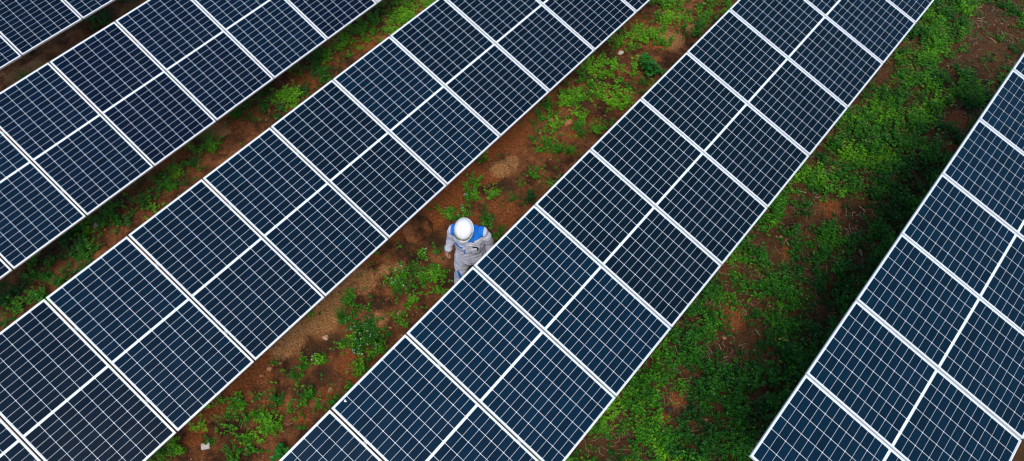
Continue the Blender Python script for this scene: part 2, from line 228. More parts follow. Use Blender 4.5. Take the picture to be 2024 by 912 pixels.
# finer crumbs on the soil
H += RNG.normal(0, .0035, H.size)*((np.abs(GX.ravel()+6) < 10) & (np.abs(GY.ravel()-5) < 9))
nx, ny = len(gx), len(gy)
co = np.stack([GX.ravel(), GY.ravel(), H], 1).astype(np.float32)
idx = np.arange(nx*ny).reshape(ny, nx)
quads = np.stack([idx[:-1,:-1].ravel(), idx[:-1,1:].ravel(), idx[1:,1:].ravel(), idx[1:,:-1].ravel()], 1)
def mesh_np(name, co, quads, attrs=None, smooth=True, mat_index=None):
    me = bpy.data.meshes.new(name); n = len(quads); k = quads.shape[1]
    me.vertices.add(len(co)); me.vertices.foreach_set('co', np.asarray(co, np.float32).ravel())
    me.loops.add(n*k); me.loops.foreach_set('vertex_index', quads.astype(np.int32).ravel())
    me.polygons.add(n); me.polygons.foreach_set('loop_start', np.arange(0, n*k, k, dtype=np.int32))
    if mat_index is not None: me.polygons.foreach_set('material_index', mat_index.astype(np.int32))
    me.update(calc_edges=True); me.polygons.foreach_set('use_smooth', [smooth]*n)
    for a, v in (attrs or {}).items():
        at = me.attributes.new(a, 'FLOAT', 'POINT'); at.data.foreach_set('value', np.asarray(v, np.float32))
    return me
fx, fy = GX.ravel(), GY.ravel()
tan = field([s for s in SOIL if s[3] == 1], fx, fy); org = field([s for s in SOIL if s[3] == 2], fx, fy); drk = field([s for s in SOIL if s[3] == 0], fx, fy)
drk = np.maximum(drk, .78*np.clip((fx+2.6)/1.2, 0, 1))  # darker soil tone: blotches, plus litter brown from the right-hand aisle on
gme = mesh_np('ground', co, quads, {'tan': tan, 'red': org, 'dark_soil': drk})
def soil_material():
    t = NT('red_earth'); co = t.coord()
    n1 = t.noise(1.1, 4, .6, co); n2 = t.noise(3.2, 12, .78, co); n3 = t.noise(40, 6, .7, co); n4 = t.noise(140, 3, .6, co)
    c = t.ramp(t.math('MULTIPLY_ADD', n1, .35, t.math('MULTIPLY_ADD', n2, 1.0, -.18)), [(.33,(.032,.016,.009)),(.44,(.11,.044,.018)),(.54,(.27,.10,.034)),(.68,(.44,.19,.075))])
    wob = t.math('ADD', t.math('MULTIPLY', t.math('SUBTRACT', n2, .5), 1.8), t.math('MULTIPLY', t.math('SUBTRACT', n3, .5), 1.2))
    wob = t.math('ADD', wob, t.math('MULTIPLY', t.math('SUBTRACT', n1, .5), 1.0))
    def m(a, k, lo, hi):
        v = t.math('SUBTRACT', t.math('ADD', t.math('MULTIPLY', t.attr(a), 1.2), wob), lo); return t.math('MULTIPLY', t.math('MULTIPLY', v, k, clamp=True), hi)
    red = t.ramp(n3, [(.3,(.17,.05,.014)),(.6,(.42,.13,.036)),(.8,(.52,.20,.07))])
    tn = t.ramp(n3, [(.3,(.30,.13,.045)),(.6,(.60,.30,.115)),(.8,(.72,.43,.20))])
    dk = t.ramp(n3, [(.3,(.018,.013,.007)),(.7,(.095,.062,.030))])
    c = t.mix(m('dark_soil', 1.3, .45, .85), c, dk); c = t.mix(m('red', 1.5, .32, .95), c, red); c = t.mix(m('tan', 1.6, .38, .92), c, tn)
    g = t.ramp(n3, [(.25, .45), (.5, 1.0), (.75, 1.3)]); c = t.mix(.85, c, g, 'MULTIPLY')
    # scattered dark litter stains
    lit = t.math('GREATER_THAN', n4, .60); c = t.mix(t.math('MULTIPLY', lit, .55), c, (.03,.02,.014))
    t.set(Base_Color=c, Roughness=.95, Specular_IOR_Level=.15)
    vo = t.add('ShaderNodeTexVoronoi'); vo.inputs['Scale'].default_value = 16; t.ln(co, vo.inputs['Vector'])
    h = t.math('ADD', t.math('MULTIPLY', n3, .7), t.math('MULTIPLY', n4, .35)); h = t.math('ADD', h, t.math('MULTIPLY', n2, 1.2)); h = t.math('SUBTRACT', h, t.math('MULTIPLY', vo.outputs['Distance'], .18)); t.bump(h, .05, 1.0)
    return t.m
M_soil = soil_material()
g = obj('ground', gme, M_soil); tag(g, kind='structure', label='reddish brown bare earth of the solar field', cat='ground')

# ------------------------------------------------------------------ foliage
def leaf_material(name, dark, mid, light, rough=.45, trans=.22):
    t = NT(name); co = t.coord()
    tone = t.attr('tone'); v = t.attr('leaf_value'); n = t.noise(60, 3, .6, co)
    c = t.ramp(tone, [(0.0, dark), (.5, mid), (1.0, light)])
    k = t.math('MULTIPLY_ADD', n, .5, t.math('MULTIPLY_ADD', v, .6, .45)); c = t.mix(1.0, c, t.ramp(t.math('MULTIPLY', k, .7), [(0, 0.0), (1, 1.4)]), 'MULTIPLY')
    t.set(Base_Color=c, Roughness=rough, Specular_IOR_Level=.3)
    tr = t.add('ShaderNodeBsdfTranslucent'); t.ln(c, tr.inputs[0]); mx = t.add('ShaderNodeMixShader'); mx.inputs[0].default_value = trans
    t.ln(t.b.outputs[0], mx.inputs[1]); t.ln(tr.outputs[0], mx.inputs[2]); t.ln(mx.outputs[0], t.out.inputs[0])
    return t.m
M_leaf = leaf_material('weed_leaf', (.005,.050,.004), (.022,.145,.004), (.15,.40,.008))
M_broad = leaf_material('broad_leaf', (.008,.07,.008), (.018,.16,.010), (.06,.28,.02))
M_stem = simple('green_stem', (.06,.11,.025), .6)
M_straw = leaf_material('dry_straw', (.06,.04,.022), (.22,.15,.085), (.46,.36,.23), .8, .05)
M_flower = simple('pale_petal', (.62,.60,.78), .6, .1)
M_grass = leaf_material('grass_blade', (.02,.10,.012), (.06,.20,.02), (.16,.33,.05), .5)

def leaf_geo(L, W, fold=.12, droop=.15):
    """8 points: midrib base / mid / tip plus side points -> 4 quads-ish (2 quads)"""
    return np.array([(0,0,0), (.35*L, W*.5, fold*W), (.72*L, W*.36, fold*W-droop*L*.4), (L,0,-droop*L), (.72*L,-W*.36, fold*W-droop*L*.4), (.35*L,-W*.5, fold*W)])
LQ = np.array([(0,3,2,1),(0,5,4,3)])
def rotz(a): c, s = math.cos(a), math.sin(a); return np.array([[c,-s,0],[s,c,0],[0,0,1]])
def roty(a): c, s = math.cos(a), math.sin(a); return np.array([[c,0,s],[0,1,0],[-s,0,c]])
def plant_template(rs, nst, height, L, spread=.5, Wr=.55, top_bias=.5):
    leaves = []; tips = []; stems = []
    for s_ in range(nst):
        az = rs.uniform(0, 2*math.pi); lean = rs.uniform(.1, 1)*spread; h = height*rs.uniform(.6, 1.1)
        d = np.array([math.cos(az)*math.sin(lean), math.sin(az)*math.sin(lean), math.cos(lean)])
        b0 = np.array([math.cos(az), math.sin(az), 0])*rs.uniform(0, .02); stems.append((b0, b0+d*h))
        nn = rs.randint(3, 6); a0 = rs.uniform(0, 6.28)
        for k in range(nn):
            f = (k+1)/nn; p = b0+d*h*f; l = L*(1.15-.55*f)*rs.uniform(.8, 1.2)
            for j in range(2 if k < nn-1 else 4):
                a = a0+k*1.57+j*(math.pi if k < nn-1 else math.pi/2)+rs.uniform(-.3, .3)
                g_ = leaf_geo(l, l*Wr*rs.uniform(.85, 1.15), rs.uniform(.05, .3), rs.uniform(.05, .4))
                g_ = g_ @ roty(-rs.uniform(-.15, .55)).T @ rotz(a).T + p
                leaves.append((g_, .35+.65*f))
        tips.append(b0+d*(h+.008))
    return leaves, tips, stems
def blow(positions, templates, seedv, yaw=True):
    """bake many plants to arrays"""
    V, T, S = [], [], []
    packs = []
    for lv, tips, st in templates:
        g_ = np.stack([l[0] for l in lv]); sh = np.repeat([l[1] for l in lv], 6); packs.append((g_.reshape(-1,3), sh, np.array(tips)))
    rs = np.random.RandomState(seedv); FV = []
    for (x, y, z, sc, tone, fl) in positions:
        g_, sh, tips = packs[rs.randint(len(packs))]
        a = rs.uniform(0, 6.28); m = rotz(a)*sc
        tl = rs.uniform(-.25, .25, 2); m = m @ roty(tl[0])
        V.append(g_ @ m.T + (x, y, z)); S.append(np.repeat(rs.uniform(.40, 1.30, len(g_)//6), 6))  # random colour value for each leaf
        T.append(np.clip(tone + np.repeat(rs.normal(0, .10, len(g_)//6), 6), 0, 1))
        if fl:
            for tp in tips:
                if rs.rand() < .30: FV.append(tp @ m.T + (x, y, z))
    V = np.concatenate(V); n = len(V)//6
    Q = (LQ[None] + (np.arange(n)*6)[:, None, None]).reshape(-1, 4)
    return V, Q, np.concatenate(T), np.concatenate(S), FV
trs = np.random.RandomState(5)
SMALL = [plant_template(trs, trs.randint(2, 4), .05, .022, .9) for _ in range(8)]
MED = [plant_template(trs, trs.randint(4, 8), .14, .032, .95) for _ in range(10)]
BIG = [plant_template(trs, trs.randint(6, 10), .21, .040, .9) for _ in range(8)]
BROAD = [plant_template(trs, trs.randint(3, 5), .10, .045, .8, .75) for _ in range(4)]

def gz(x, y): return hgt(x, y)
def scatter():
    pos = {'s': [], 'm': [], 'b': [], 'w': []}; rs = np.random.RandomState(3)
    N = 200000
    X = rs.uniform(-15, 3.2, N); Y = rs.uniform(-3, 13.8, N)
    gf = np.zeros(N); gt = np.full(N, .5)
    for (x, y, r, dens, tone) in GREEN:
        m = (np.abs(X-x) < 2*r) & (np.abs(Y-y) < 2*r)
        v = np.exp(-(((X[m]-x)**2+(Y[m]-y)**2)/(r*r*1.15))**2)*min(dens, 1)
        up = v > gf[m]; t = gt[m]; t[up] = tone; gt[m] = t; gf[m] = np.maximum(gf[m], v)
    bf = field(BARE, X, Y, 1.3)
    # background cover: sparse under and between the rows, thicker in the wide right-hand aisle
    aisle = ((X > -1.9) & (X < 1.1)).astype(float)
    base = .10 + .95*aisle
    for i in range(N):
        x, y = X[i], Y[i]
        n1 = noise.noise(Vector((x*2.2, y*2.2, 0)))*.5+.5; n2 = noise.noise(Vector((x*6, y*6, 5)))*.5+.5
        n3 = noise.noise(Vector((x*15, y*15, 9)))*.5+.5; cl = max(0, min(1, (n2*.40+n1*.25+n3*.35-.38)*4.6))
        d_ = max(gf[i], base[i]*(n1**1.4)*1.5); d_ *= (1-.93*bf[i])
        if d_ < .05: continue
        p = d_*(.20+.80*cl**1.2)*(1.02 if aisle[i] else .95); small = cl < .3
        if rs.rand() > p*(.80 if aisle[i] else .50): continue
        tone = (gt[i] if gf[i] > .15 else .40) - .12*aisle[i]
        tone = tone + rs.normal(0, .12) + (n1-.5)*.9
        z = gz(x, y)-.004; u = rs.rand(); sc = rs.uniform(.7, 1.3); fl = rs.rand() < .30
        if d_ > .6 and cl > .55:
            k = 'b' if u < (.22 if tone < .5 else .06) else ('m' if u < .5 else 's')
        elif d_ > .3: k = 'm' if u < .25 else 's'
        else: k = 's' if u < .85 else 'm'
        if small: k = 's'
        if rs.rand() < .012 and d_ > .3: k = 'w'; fl = False
        pos[k].append((x, y, z, sc, tone, fl))
    return pos
pos = scatter()
parts_ = [blow(pos[k], t, i+1) for i, (k, t) in enumerate((('s', SMALL), ('m', MED), ('b', BIG), ('w', BROAD))) if pos[k]]
def merge(parts_):
    V, Q, T, S = [], [], [], []; off = 0; F_ = []
    for v, q_, t_, s_, f_ in parts_:
        V.append(v); Q.append(q_+off); off += len(v); T.append(t_); S.append(s_); F_ += f_
    return np.concatenate(V), np.concatenate(Q), np.concatenate(T), np.concatenate(S), F_
V, Q, T, S, FL = merge(parts_)
def add_flowers(V, Q, T, S, FL, size=.0065, seed=1):
    rs = np.random.RandomState(seed); n0 = len(V); fv = []; fq = []; k = 0
    for p in FL:
        for j in range(rs.randint(1, 3)):
            c = np.array(p)+rs.normal(0, .007, 3)*(1,1,.4); s = size*rs.uniform(.6, 1.2); a = rs.uniform(0, 6.28)
            for (dx, dy, dz) in ((1,0,0),(0,1,.4),(-1,0,0),(0,-1,.4)):
                fv.append(c+np.array((dx*math.cos(a)-dy*math.sin(a), dx*math.sin(a)+dy*math.cos(a), dz))*s)
            fq.append([n0+k*4+i for i in range(4)]); k += 1
    mi = np.zeros(len(Q)+len(fq)); mi[len(Q):] = 1
    if not fv: return V, Q, T, S, mi
    return np.concatenate([V, fv]), np.concatenate([Q, fq]), np.concatenate([T, np.ones(len(fv))]), np.concatenate([S, np.ones(len(fv))]), mi
V, Q, T, S, MI = add_flowers(V, Q, T, S, FL)
gc = obj('ground_cover', mesh_np('ground_cover', V, Q, {'tone': T, 'leaf_value': S}, False, MI), [M_leaf, M_flower])
tag(gc, 'low green weeds with tiny pale flowers covering the red earth between panel rows', 'weeds', kind='stuff')
print('cover leaves', len(Q))

# dry litter: thin dead stems and blades lying on the soil
def litter():
    rs = np.random.RandomState(9); V, T = [], []
    N = 52000
    X = rs.uniform(-15, 3, N); Y = rs.uniform(-3, 13.8, N); bf = field(BARE, X, Y, .8)
    for i in range(N):
        x, y = X[i], Y[i]; n1 = noise.noise(Vector((x*1.7+9, y*1.7, 2)))*.5+.5
        p = .10*max(0, n1-.3)*2 + .75*bf[i] + (.60 if -2.0 < x < .6 else 0)
        if rs.rand() > p*1.0: continue
        L = rs.uniform(.04, .17); a = rs.normal(n1*9, .9); w_ = rs.uniform(.0012, .003); z = gz(x, y)+rs.uniform(.004, .03)
        dx, dy = math.cos(a), math.sin(a); bend = rs.normal(0, .02); e = rs.uniform(-.01, .025)
        P = [np.array((x, y, z)), np.array((x+dx*L*.5-dy*bend, y+dy*L*.5+dx*bend, z+abs(e)*.7)), np.array((x+dx*L, y+dy*L, z+e*.4))]
        nrm = np.array((-dy, dx, .3))*w_
        for p_ in P: V.append(p_-nrm); V.append(p_+nrm)
        T += [rs.beta(1.4, 2.0)]*6
    V = np.array(V); n = len(V)//6
    Q = (np.array([(0,2,3,1),(2,4,5,3)])[None]+(np.arange(n)*6)[:, None, None]).reshape(-1, 4)
    return mesh_np('dry_litter', V, Q, {'tone': np.array(T), 'leaf_value': np.full(len(V), .8)}, False)
dl = obj('dry_litter', litter(), M_straw); tag(dl, 'dry straw coloured stems and dead leaves strewn on the soil', 'dry litter', kind='stuff')

# crumbs of earth
def crumbs():
    rs = np.random.RandomState(21)
    ico = bmesh.new(); bmesh.ops.create_icosphere(ico, subdivisions=1, radius=1); base = np.array([v.co[:] for v in ico.verts]); tri = np.array([[v.index for v in f.verts] for f in ico.faces]); ico.free()
    V, Q = [], []; N = 26000; k = 0
    X = rs.uniform(-14.5, 2.5, N); Y = rs.uniform(-2.6, 13.5, N)
    for x, y in zip(X, Y):
        if noise.noise(Vector((x*1.9, y*1.9, 8))) < -.05+rs.uniform(-.3, .2): continue
        s = min(.034, .004+rs.exponential(.0048)); sh = base*rs.uniform(.6, 1.3, (len(base), 1))*(s*rs.uniform(.8, 1.3), s, s*.6)
        V.append(sh @ rotz(rs.uniform(0, 6)).T + (x, y, gz(x, y)+s*.2)); Q.append(tri+k*len(base)); k += 1
    return mesh_np('soil_crumbs', np.concatenate(V), np.concatenate(Q), None, False)
def crumb_mat():
    t = NT('earth_crumb'); co = t.coord(); n = t.noise(9, 3, .6, co)
    t.set(Base_Color=t.ramp(n, [(.3,(.09,.035,.016)),(.5,(.26,.10,.045)),(.7,(.42,.24,.13))]), Roughness=.95); return t.m
M_crumb = crumb_mat()
cr = obj('soil_crumbs', crumbs(), M_crumb); tag(cr, 'small crumbs of red earth and grit scattered over the ground', 'gravel', kind='stuff')

# ------------------------------------------------------------------ single plants
def single_plant(key, label, n, height, L, spread, tone, seed, Wr=.55, radius=.06, flowers=True, mat=None, name='weed_plant', cat='plant', group=None):
    x, y = F[key]; rs = np.random.RandomState(seed); root = empty(name, (x, y, gz(x, y)-.004))
    tag(root, label, cat, group)
    P = []
    tm = [plant_template(rs, rs.randint(4, 7), height, L, spread, Wr) for _ in range(4)]
    for i in range(n):
        a, r = rs.uniform(0, 6.28), radius*math.sqrt(rs.rand()) if n > 1 else 0
        P.append((r*math.cos(a), r*math.sin(a), 0, rs.uniform(.8, 1.15), tone+rs.normal(0, .06), flowers))
    V, Q, T, S, FL = blow(P, tm, seed)
    foliage = mesh_np('foliage', V, Q, {'tone': T, 'leaf_value': S}, False)
    bm = bmesh.new(); bm.from_mesh(foliage)
    for (px, py, pz, sc, tn, fl) in P:
        for s_ in range(4):
            a = rs.uniform(0, 6.28); ln = rs.uniform(.1, spread); h = height*.85
            tube(bm, [(px, py, 0), (px+math.cos(a)*math.sin(ln)*h*.5, py+math.sin(a)*math.sin(ln)*h*.5, math.cos(ln)*h*.55), (px+math.cos(a)*math.sin(ln)*h, py+math.sin(a)*math.sin(ln)*h, math.cos(ln)*h)], [.003, .0022, .001], 5, mi=1)
    bm.to_mesh(foliage); bm.free()
    obj('foliage', foliage, [mat or M_leaf, M_stem], root)
    if flowers and FL:
        z = np.zeros((0, 3)); V2, Q2, T2, S2, MI = add_flowers(z, np.zeros((0, 4), int), np.zeros(0), np.zeros(0), FL, .007, seed)
        obj('blossoms', mesh_np('blossoms', V2, Q2, None, False), M_flower, root)
    return root
GW = 'single weeds on the bare earth near the worker'
single_plant('bush', 'largest dense dark green bush below the tall grass tuft in the middle aisle', 14, .17, .042, .9, .35, 31, radius=.20, name='leafy_bush')
single_plant('w5', 'bright green weed clump left of the hidden feet of the worker', 8, .13, .036, .9, .7, 32, radius=.13)
single_plant('w1', 'green weed above the blue shoulder of the worker, beside the panel row edge', 4, .12, .036, .8, .6, 33, radius=.07)
single_plant('w2', 'lone round fine leaved weed close to the row edge, above the worker', 5, .16, .024, .7, .6, 34, radius=.05, flowers=False)
single_plant('w3', 'small green weed straight above the white helmet, to its left', 3, .09, .034, .9, .65, 35, radius=.08)
single_plant('w8', 'low green weed just behind the white helmet', 3, .08, .03, .9, .7, 36, radius=.08)
single_plant('w9', 'low bright green weed right of the worker beside the blue yoke', 3, .08, .032, .9, .75, 37, radius=.07)
single_plant('w6', 'tiny bright green weed at the middle row edge, left of the earth mound', 1, .07, .034, .9, .6, 38, flowers=False)
single_plant('w7', 'small weed near the corner of the middle row above the worker', 2, .09, .032, .9, .45, 39, radius=.05)
single_plant('w10', 'small weed with pale flowers left of the hand of the worker', 3, .08, .028, .9, .6, 40, radius=.07)
single_plant('w4', 'isolated bright green weed in the bare patch below the large dense bush', 3, .12, .036, .8, .75, 41, radius=.06)
single_plant('broad1', 'large dark broad leaved plant against the upper part of the row beside the worker', 5, .26, .085, 1.0, .35, 42, Wr=.72, radius=.12, flowers=False, mat=M_broad, name='broadleaf_plant')
single_plant('broad2', 'round leaved plant in the wide right aisle beside the low edge of the worker row', 1, .10, .07, 1.1, .45, 43, Wr=.95, flowers=False, mat=M_broad, name='broadleaf_plant')
single_plant('broad3', 'broad leaved dark plant at the bottom edge of the photo in the middle aisle', 2, .14, .085, 1.0, .4, 44, Wr=.8, radius=.06, flowers=False, mat=M_broad, name='broadleaf_plant')

def grass_tuft(key, label, nbl, Lmax, tone, seed, splay=1.0, wid=.0028):
    x, y = F[key]; rs = np.random.RandomState(seed); V, T = [], []
    for i in range(nbl):
        a = rs.uniform(0, 6.28); L = Lmax*rs.uniform(.45, 1); ln = rs.uniform(.15, 1)*splay; px, py = rs.normal(0, .02, 2)
        d_ = np.array((math.cos(a), math.sin(a), 0)); s_ = np.array((-math.sin(a), math.cos(a), 0)); P = np.array((px, py, 0.)); seg = 4
        for k in range(seg+1):
            th = ln*(.5+.9*k/seg); w_ = wid*(1-.85*k/seg)
            V += [P-s_*w_, P+s_*w_]; P = P+(d_*math.sin(th)+np.array((0,0,1))*math.cos(th))*L/seg
        T += [tone+rs.normal(0, .12)]*(2*(seg+1))
    V = np.array(V); n = len(V)//10
    Q = (np.array([(2*k,2*k+2,2*k+3,2*k+1) for k in range(4)])[None]+(np.arange(n)*10)[:, None, None]).reshape(-1, 4)
    o = obj('grass_tuft', mesh_np('grass_tuft', V, Q, {'tone': np.array(T), 'leaf_value': np.full(len(V), .8)}, False), M_grass)
    o.location = (x, y, gz(x, y)-.003); return tag(o, label, 'grass')
grass_tuft('tuft1', 'tall thin bladed grass tuft beside the dense bush in the middle aisle', 90, .34, .45, 51)
grass_tuft('tuft2', 'star shaped green grass tuft in the wide right aisle', 60, .20, .6, 52, 1.2)
grass_tuft('tuft3', 'thin pale grass tuft under the second row from the top left', 26, .22, .6, 53)

# ------------------------------------------------------------------ stones and litter
def rock(key, label, size, mat, seed, name='stone', cat='stone', sub=3, amp=.35, flat=.6, facet=False):
    x, y = F[key]; bm = bmesh.new(); bmesh.ops.create_icosphere(bm, subdivisions=sub, radius=1); o3 = Vector((seed*3.7, seed*1.9, 0))
    for v in bm.verts:
        n_ = noise.noise(v.co*1.3+o3)*amp + noise.noise(v.co*3.5+o3)*amp*.35
        p = v.co*(1+n_)
        if facet:
            for d_ in (Vector((1,.3,.4)), Vector((-.8,.6,.5)), Vector((.2,-1,.6)), Vector((0,.2,1))):
                d_ = d_.normalized(); e = p.dot(d_)-.72
                if e > 0: p = p-d_*e
        v.co = Vector((p.x*size[0], p.y*size[1], p.z*size[2]))
    o = obj(name, bm, mat, None, not facet); o.location = (x, y, gz(x, y)+size[2]*.35); o.rotation_euler = (0, 0, seed*1.1)
    return tag(o, label, cat)
M_pale = simple('pale_stone', (.50,.46,.42), .85, .45, 25, bump=.01)
M_tanst = simple('tan_stone', (.45,.28,.17), .9, .3, 20, bump=.01)
M_brick = simple('orange_clod', (.36,.15,.07), .95, .35, 30, bump=.012)
rock('rock_white', 'jagged white stone among green weeds right of the top of the middle row', (.060,.040,.030), M_pale, 1, facet=True)
rock('rock_white3', 'pale broken stone half hidden in weeds between the second and middle rows', (.06,.04,.03), M_pale, 3, facet=True)
rock('clod', 'orange brown brick like clod in weeds near the top of the middle aisle', (.085,.05,.04), M_brick, 4, facet=True, name='earth_clod', cat='clod')
rock('mound', 'rounded mound of red earth below the edge of the middle row, left of the worker', (.27,.20,.085), M_soil, 5, name='earth_mound', cat='mound', sub=5, amp=.22)
rock('p1', 'small tan stone left of the dense bush', (.042,.034,.025), M_tanst, 6, facet=True)
rock('p2', 'small orange stone beside the low weeds near the bottom of the middle aisle', (.04,.035,.025), M_brick, 7, facet=True)
rock('st3', 'tan stone on bare soil between the first and second rows in the top left', (.06,.05,.03), M_tanst, 8, facet=True)
rock('st6', 'small brown clod at the low edge of the middle row, near the top', (.05,.04,.03), M_brick, 9, facet=True, name='earth_clod', cat='clod')
rock('st5', 'small red clod beside the weeds to the lower left of the worker', (.05,.04,.03), M_brick, 10, facet=True, name='earth_clod', cat='clod')
rock('darkclod', 'small dark clod in the bare red spot of the wide right aisle', (.04,.03,.025), simple('dark_clod', (.03,.025,.022), .9), 11, facet=True, name='earth_clod', cat='clod')
# pale concrete off-cut (a broken square block) in the bottom left of the middle aisle
bm = bmesh.new(); box(bm, -.05, .05, -.035, .035, -.02, .04); bmesh.ops.bevel(bm, geom=bm.edges[:], offset=.008, segments=2, affect='EDGES')
for v in bm.verts: v.co += Vector((noise.noise(v.co*30), noise.noise(v.co*30+Vector((5,0,0))), noise.noise(v.co*30+Vector((0,5,0)))))*.008
o = obj('concrete_chunk', bm, M_pale); o.location = (*F['rock_white2'], gz(*F['rock_white2'])+.01); o.rotation_euler = (.15, .1, .9)
tag(o, 'pale square chunk of concrete lying among weeds near the bottom left of the middle aisle', 'concrete')
# fallen yellow leaf
def big_leaf(key, label, L, W, col, name, rz):
    x, y = F[key]; bm = bmesh.new(); n = 8; rows = []
    for i in range(n+1):
        t_ = i/n; w_ = W*math.sin(math.pi*min(1, t_*1.05))**.8*.5 if 0 < t_ < 1 else .001; zc = .02*math.sin(t_*3)
        rows.append([bm.verts.new((t_*L, s_*w_, zc+abs(s_)*.012)) for s_ in (-1, -.5, 0, .5, 1)])
    for a, b in zip(rows, rows[1:]):
        for k in range(4): bm.faces.new((a[k], a[k+1], b[k+1], b[k]))
    o = obj(name, bm, simple(name+'_col', col, .6, .2), None, True)
    sol = o.modifiers.new('t', 'SOLIDIFY'); sol.thickness = .0012
    o.location = (x, y, gz(x, y)+.07); o.rotation_euler = (0, 0, rz); return tag(o, label, 'leaf')
big_leaf('leafy', 'single yellow fallen leaf lying on dark weeds in the wide right aisle', .13, .045, (.42,.40,.04), 'fallen_leaf', .5)
# bare dead twig on the earth under the middle row's edge
def twig(key, label, seed, S_=1.0):
    x, y = F[key]; rs = random.Random(seed); bm = bmesh.new()
    def br(p, a, L, r, dep):
        pts = [p]
        for i in range(4):
            a += rs.uniform(-.35, .35); p = p+Vector((math.cos(a)*L/4, math.sin(a)*L/4, rs.uniform(-.006, .008))); pts.append(p)
        tube(bm, pts, [r, r*.85, r*.7, r*.55, r*.4], 5)
        if dep:
            for q_ in pts[1:4]: br(q_, a+rs.choice((-1,1))*rs.uniform(.5, 1.1), L*.5, r*.5, dep-1)
    br(Vector((0,0,.02)), rs.uniform(0, 6), .42*S_, .005, 2)
    o = obj('dead_twig', bm, simple('dead_twig_bark', (.05,.035,.025), .9)); o.location = (x, y, gz(x, y)); return tag(o, label, 'twig')
twig('twig', 'dark branching dead twig on red soil beside the middle row, above the worker', 2)
twig('hose', 'dark branching dead twig on the tan bare soil right of the grass tuft', 5, .8)

# ------------------------------------------------------------------ solar panels
PL, PW, CELL_T = 2.103, 1.045, 0.0
def panel_meshes():
    # frame: outer lip + skirt, 35 mm deep
    fw, dp = .015, .035; bm = bmesh.new()
    box(bm, 0, fw, 0, PW, -dp, 0); box(bm, PL-fw, PL, 0, PW, -dp, 0)
    box(bm, fw, PL-fw, 0, fw, -dp, 0); box(bm, fw, PL-fw, PW-fw, PW, -dp, 0)
    fm = bpy.data.meshes.new('frame'); bm.to_mesh(fm); bm.free()
    bm = bmesh.new(); box(bm, fw+.0005, PL-fw-.0005, fw+.0005, PW-fw-.0005, -.010, -.0045)
    sm = bpy.data.meshes.new('backsheet'); bm.to_mesh(sm); bm.free()
    # half-cut cells: 6 across (y) x 12 along (x) in each half, cut corners on one long side of each
    halves = []
    my = fw+.008; midg = .030; gy_ = .0046; gx_ = .0031
    cwy = (PW-2*my-5*gy_)/6; hl = (PL-2*my-midg)/2; cwx = (hl-11*gx_)/12; ch = .0050
    rs = np.random.RandomState(4)
    for h in range(2):
        bm = bmesh.new(); x0 = my+h*(hl+midg); vals = []
        for i in range(12):
            xa = x0+i*(cwx+gx_); xb = xa+cwx
            for j in range(6):
                ya = my+j*(cwy+gy_); yb = ya+cwy
                if i % 2 == 0: P = ((xa+ch,ya),(xb,ya),(xb,yb),(xa+ch,yb),(xa,yb-ch),(xa,ya+ch))
                else: P = ((xa,ya),(xb-ch,ya),(xb,ya+ch),(xb,yb-ch),(xb-ch,yb),(xa,yb))
                bm.faces.new([bm.verts.new((px, py, -.0030)) for px, py in P]); vals += [rs.rand()]*6
        me = bpy.data.meshes.new('cell_block'); bm.to_mesh(me); bm.free()
        at = me.attributes.new('cell_tone', 'FLOAT', 'POINT'); at.data.foreach_set('value', vals); halves.append(me)
    # junction boxes under the middle line
    bm = bmesh.new()
    for yy in (.2, .5, .8): box(bm, PL/2-.03, PL/2+.03, yy*PW-.045, yy*PW+.045, -.028, -.0105)
    jb = bpy.data.meshes.new('junction_box'); bm.to_mesh(jb); bm.free()
    return fm, sm, halves, jb
fm, sm, halves, jb = panel_meshes()
def make_panel():
    root = empty('solar_panel')
    obj('frame', fm, M_frame, root); obj('backsheet', sm, M_sheet, root)
    for h in halves: obj('cell_block', h, M_cell, root)
    return root
ROWS = [  # origin of separator 0 on the high edge, basis (down-slope, along row, normal), first/last panel
 ((-13.7088,2.5701,1.5984), ((.94341,.00326,.33161),(-.00471,.99998,.00355),(-.33159,-.00491,.94341)), -2, 0),
 ((-10.2151,2.5928,1.6160), ((.92597,.00281,.37759),(-.00185,.99999,-.00291),(-.3776,.002,.92597)), -4, 3),
 ((-6.7795,2.6916,1.6290), ((.94351,-.00268,.33135),(.00107,.99999,.00504),(-.33136,-.0044,.9435)), -5, 5),
 ((-3.3982,4.9349,1.5884), ((.94807,-.00221,.31807),(.00299,.99999,-.00196),(-.31806,.00281,.94807)), -5, 5),
 ((.0195,7.1408,1.6121), ((.95433,-.00123,.29875),(.00249,.99999,-.00383),(-.29874,.0044,.95432)), -4, 2)]
RNAME = ['row in the top left corner', 'second row from top left', 'middle row left of the worker', 'row hiding the worker\'s legs', 'row at the right edge']
ORD = ['first', 'second', 'third', 'fourth', 'fifth', 'sixth', 'seventh', 'eighth', 'ninth', 'tenth', 'eleventh']
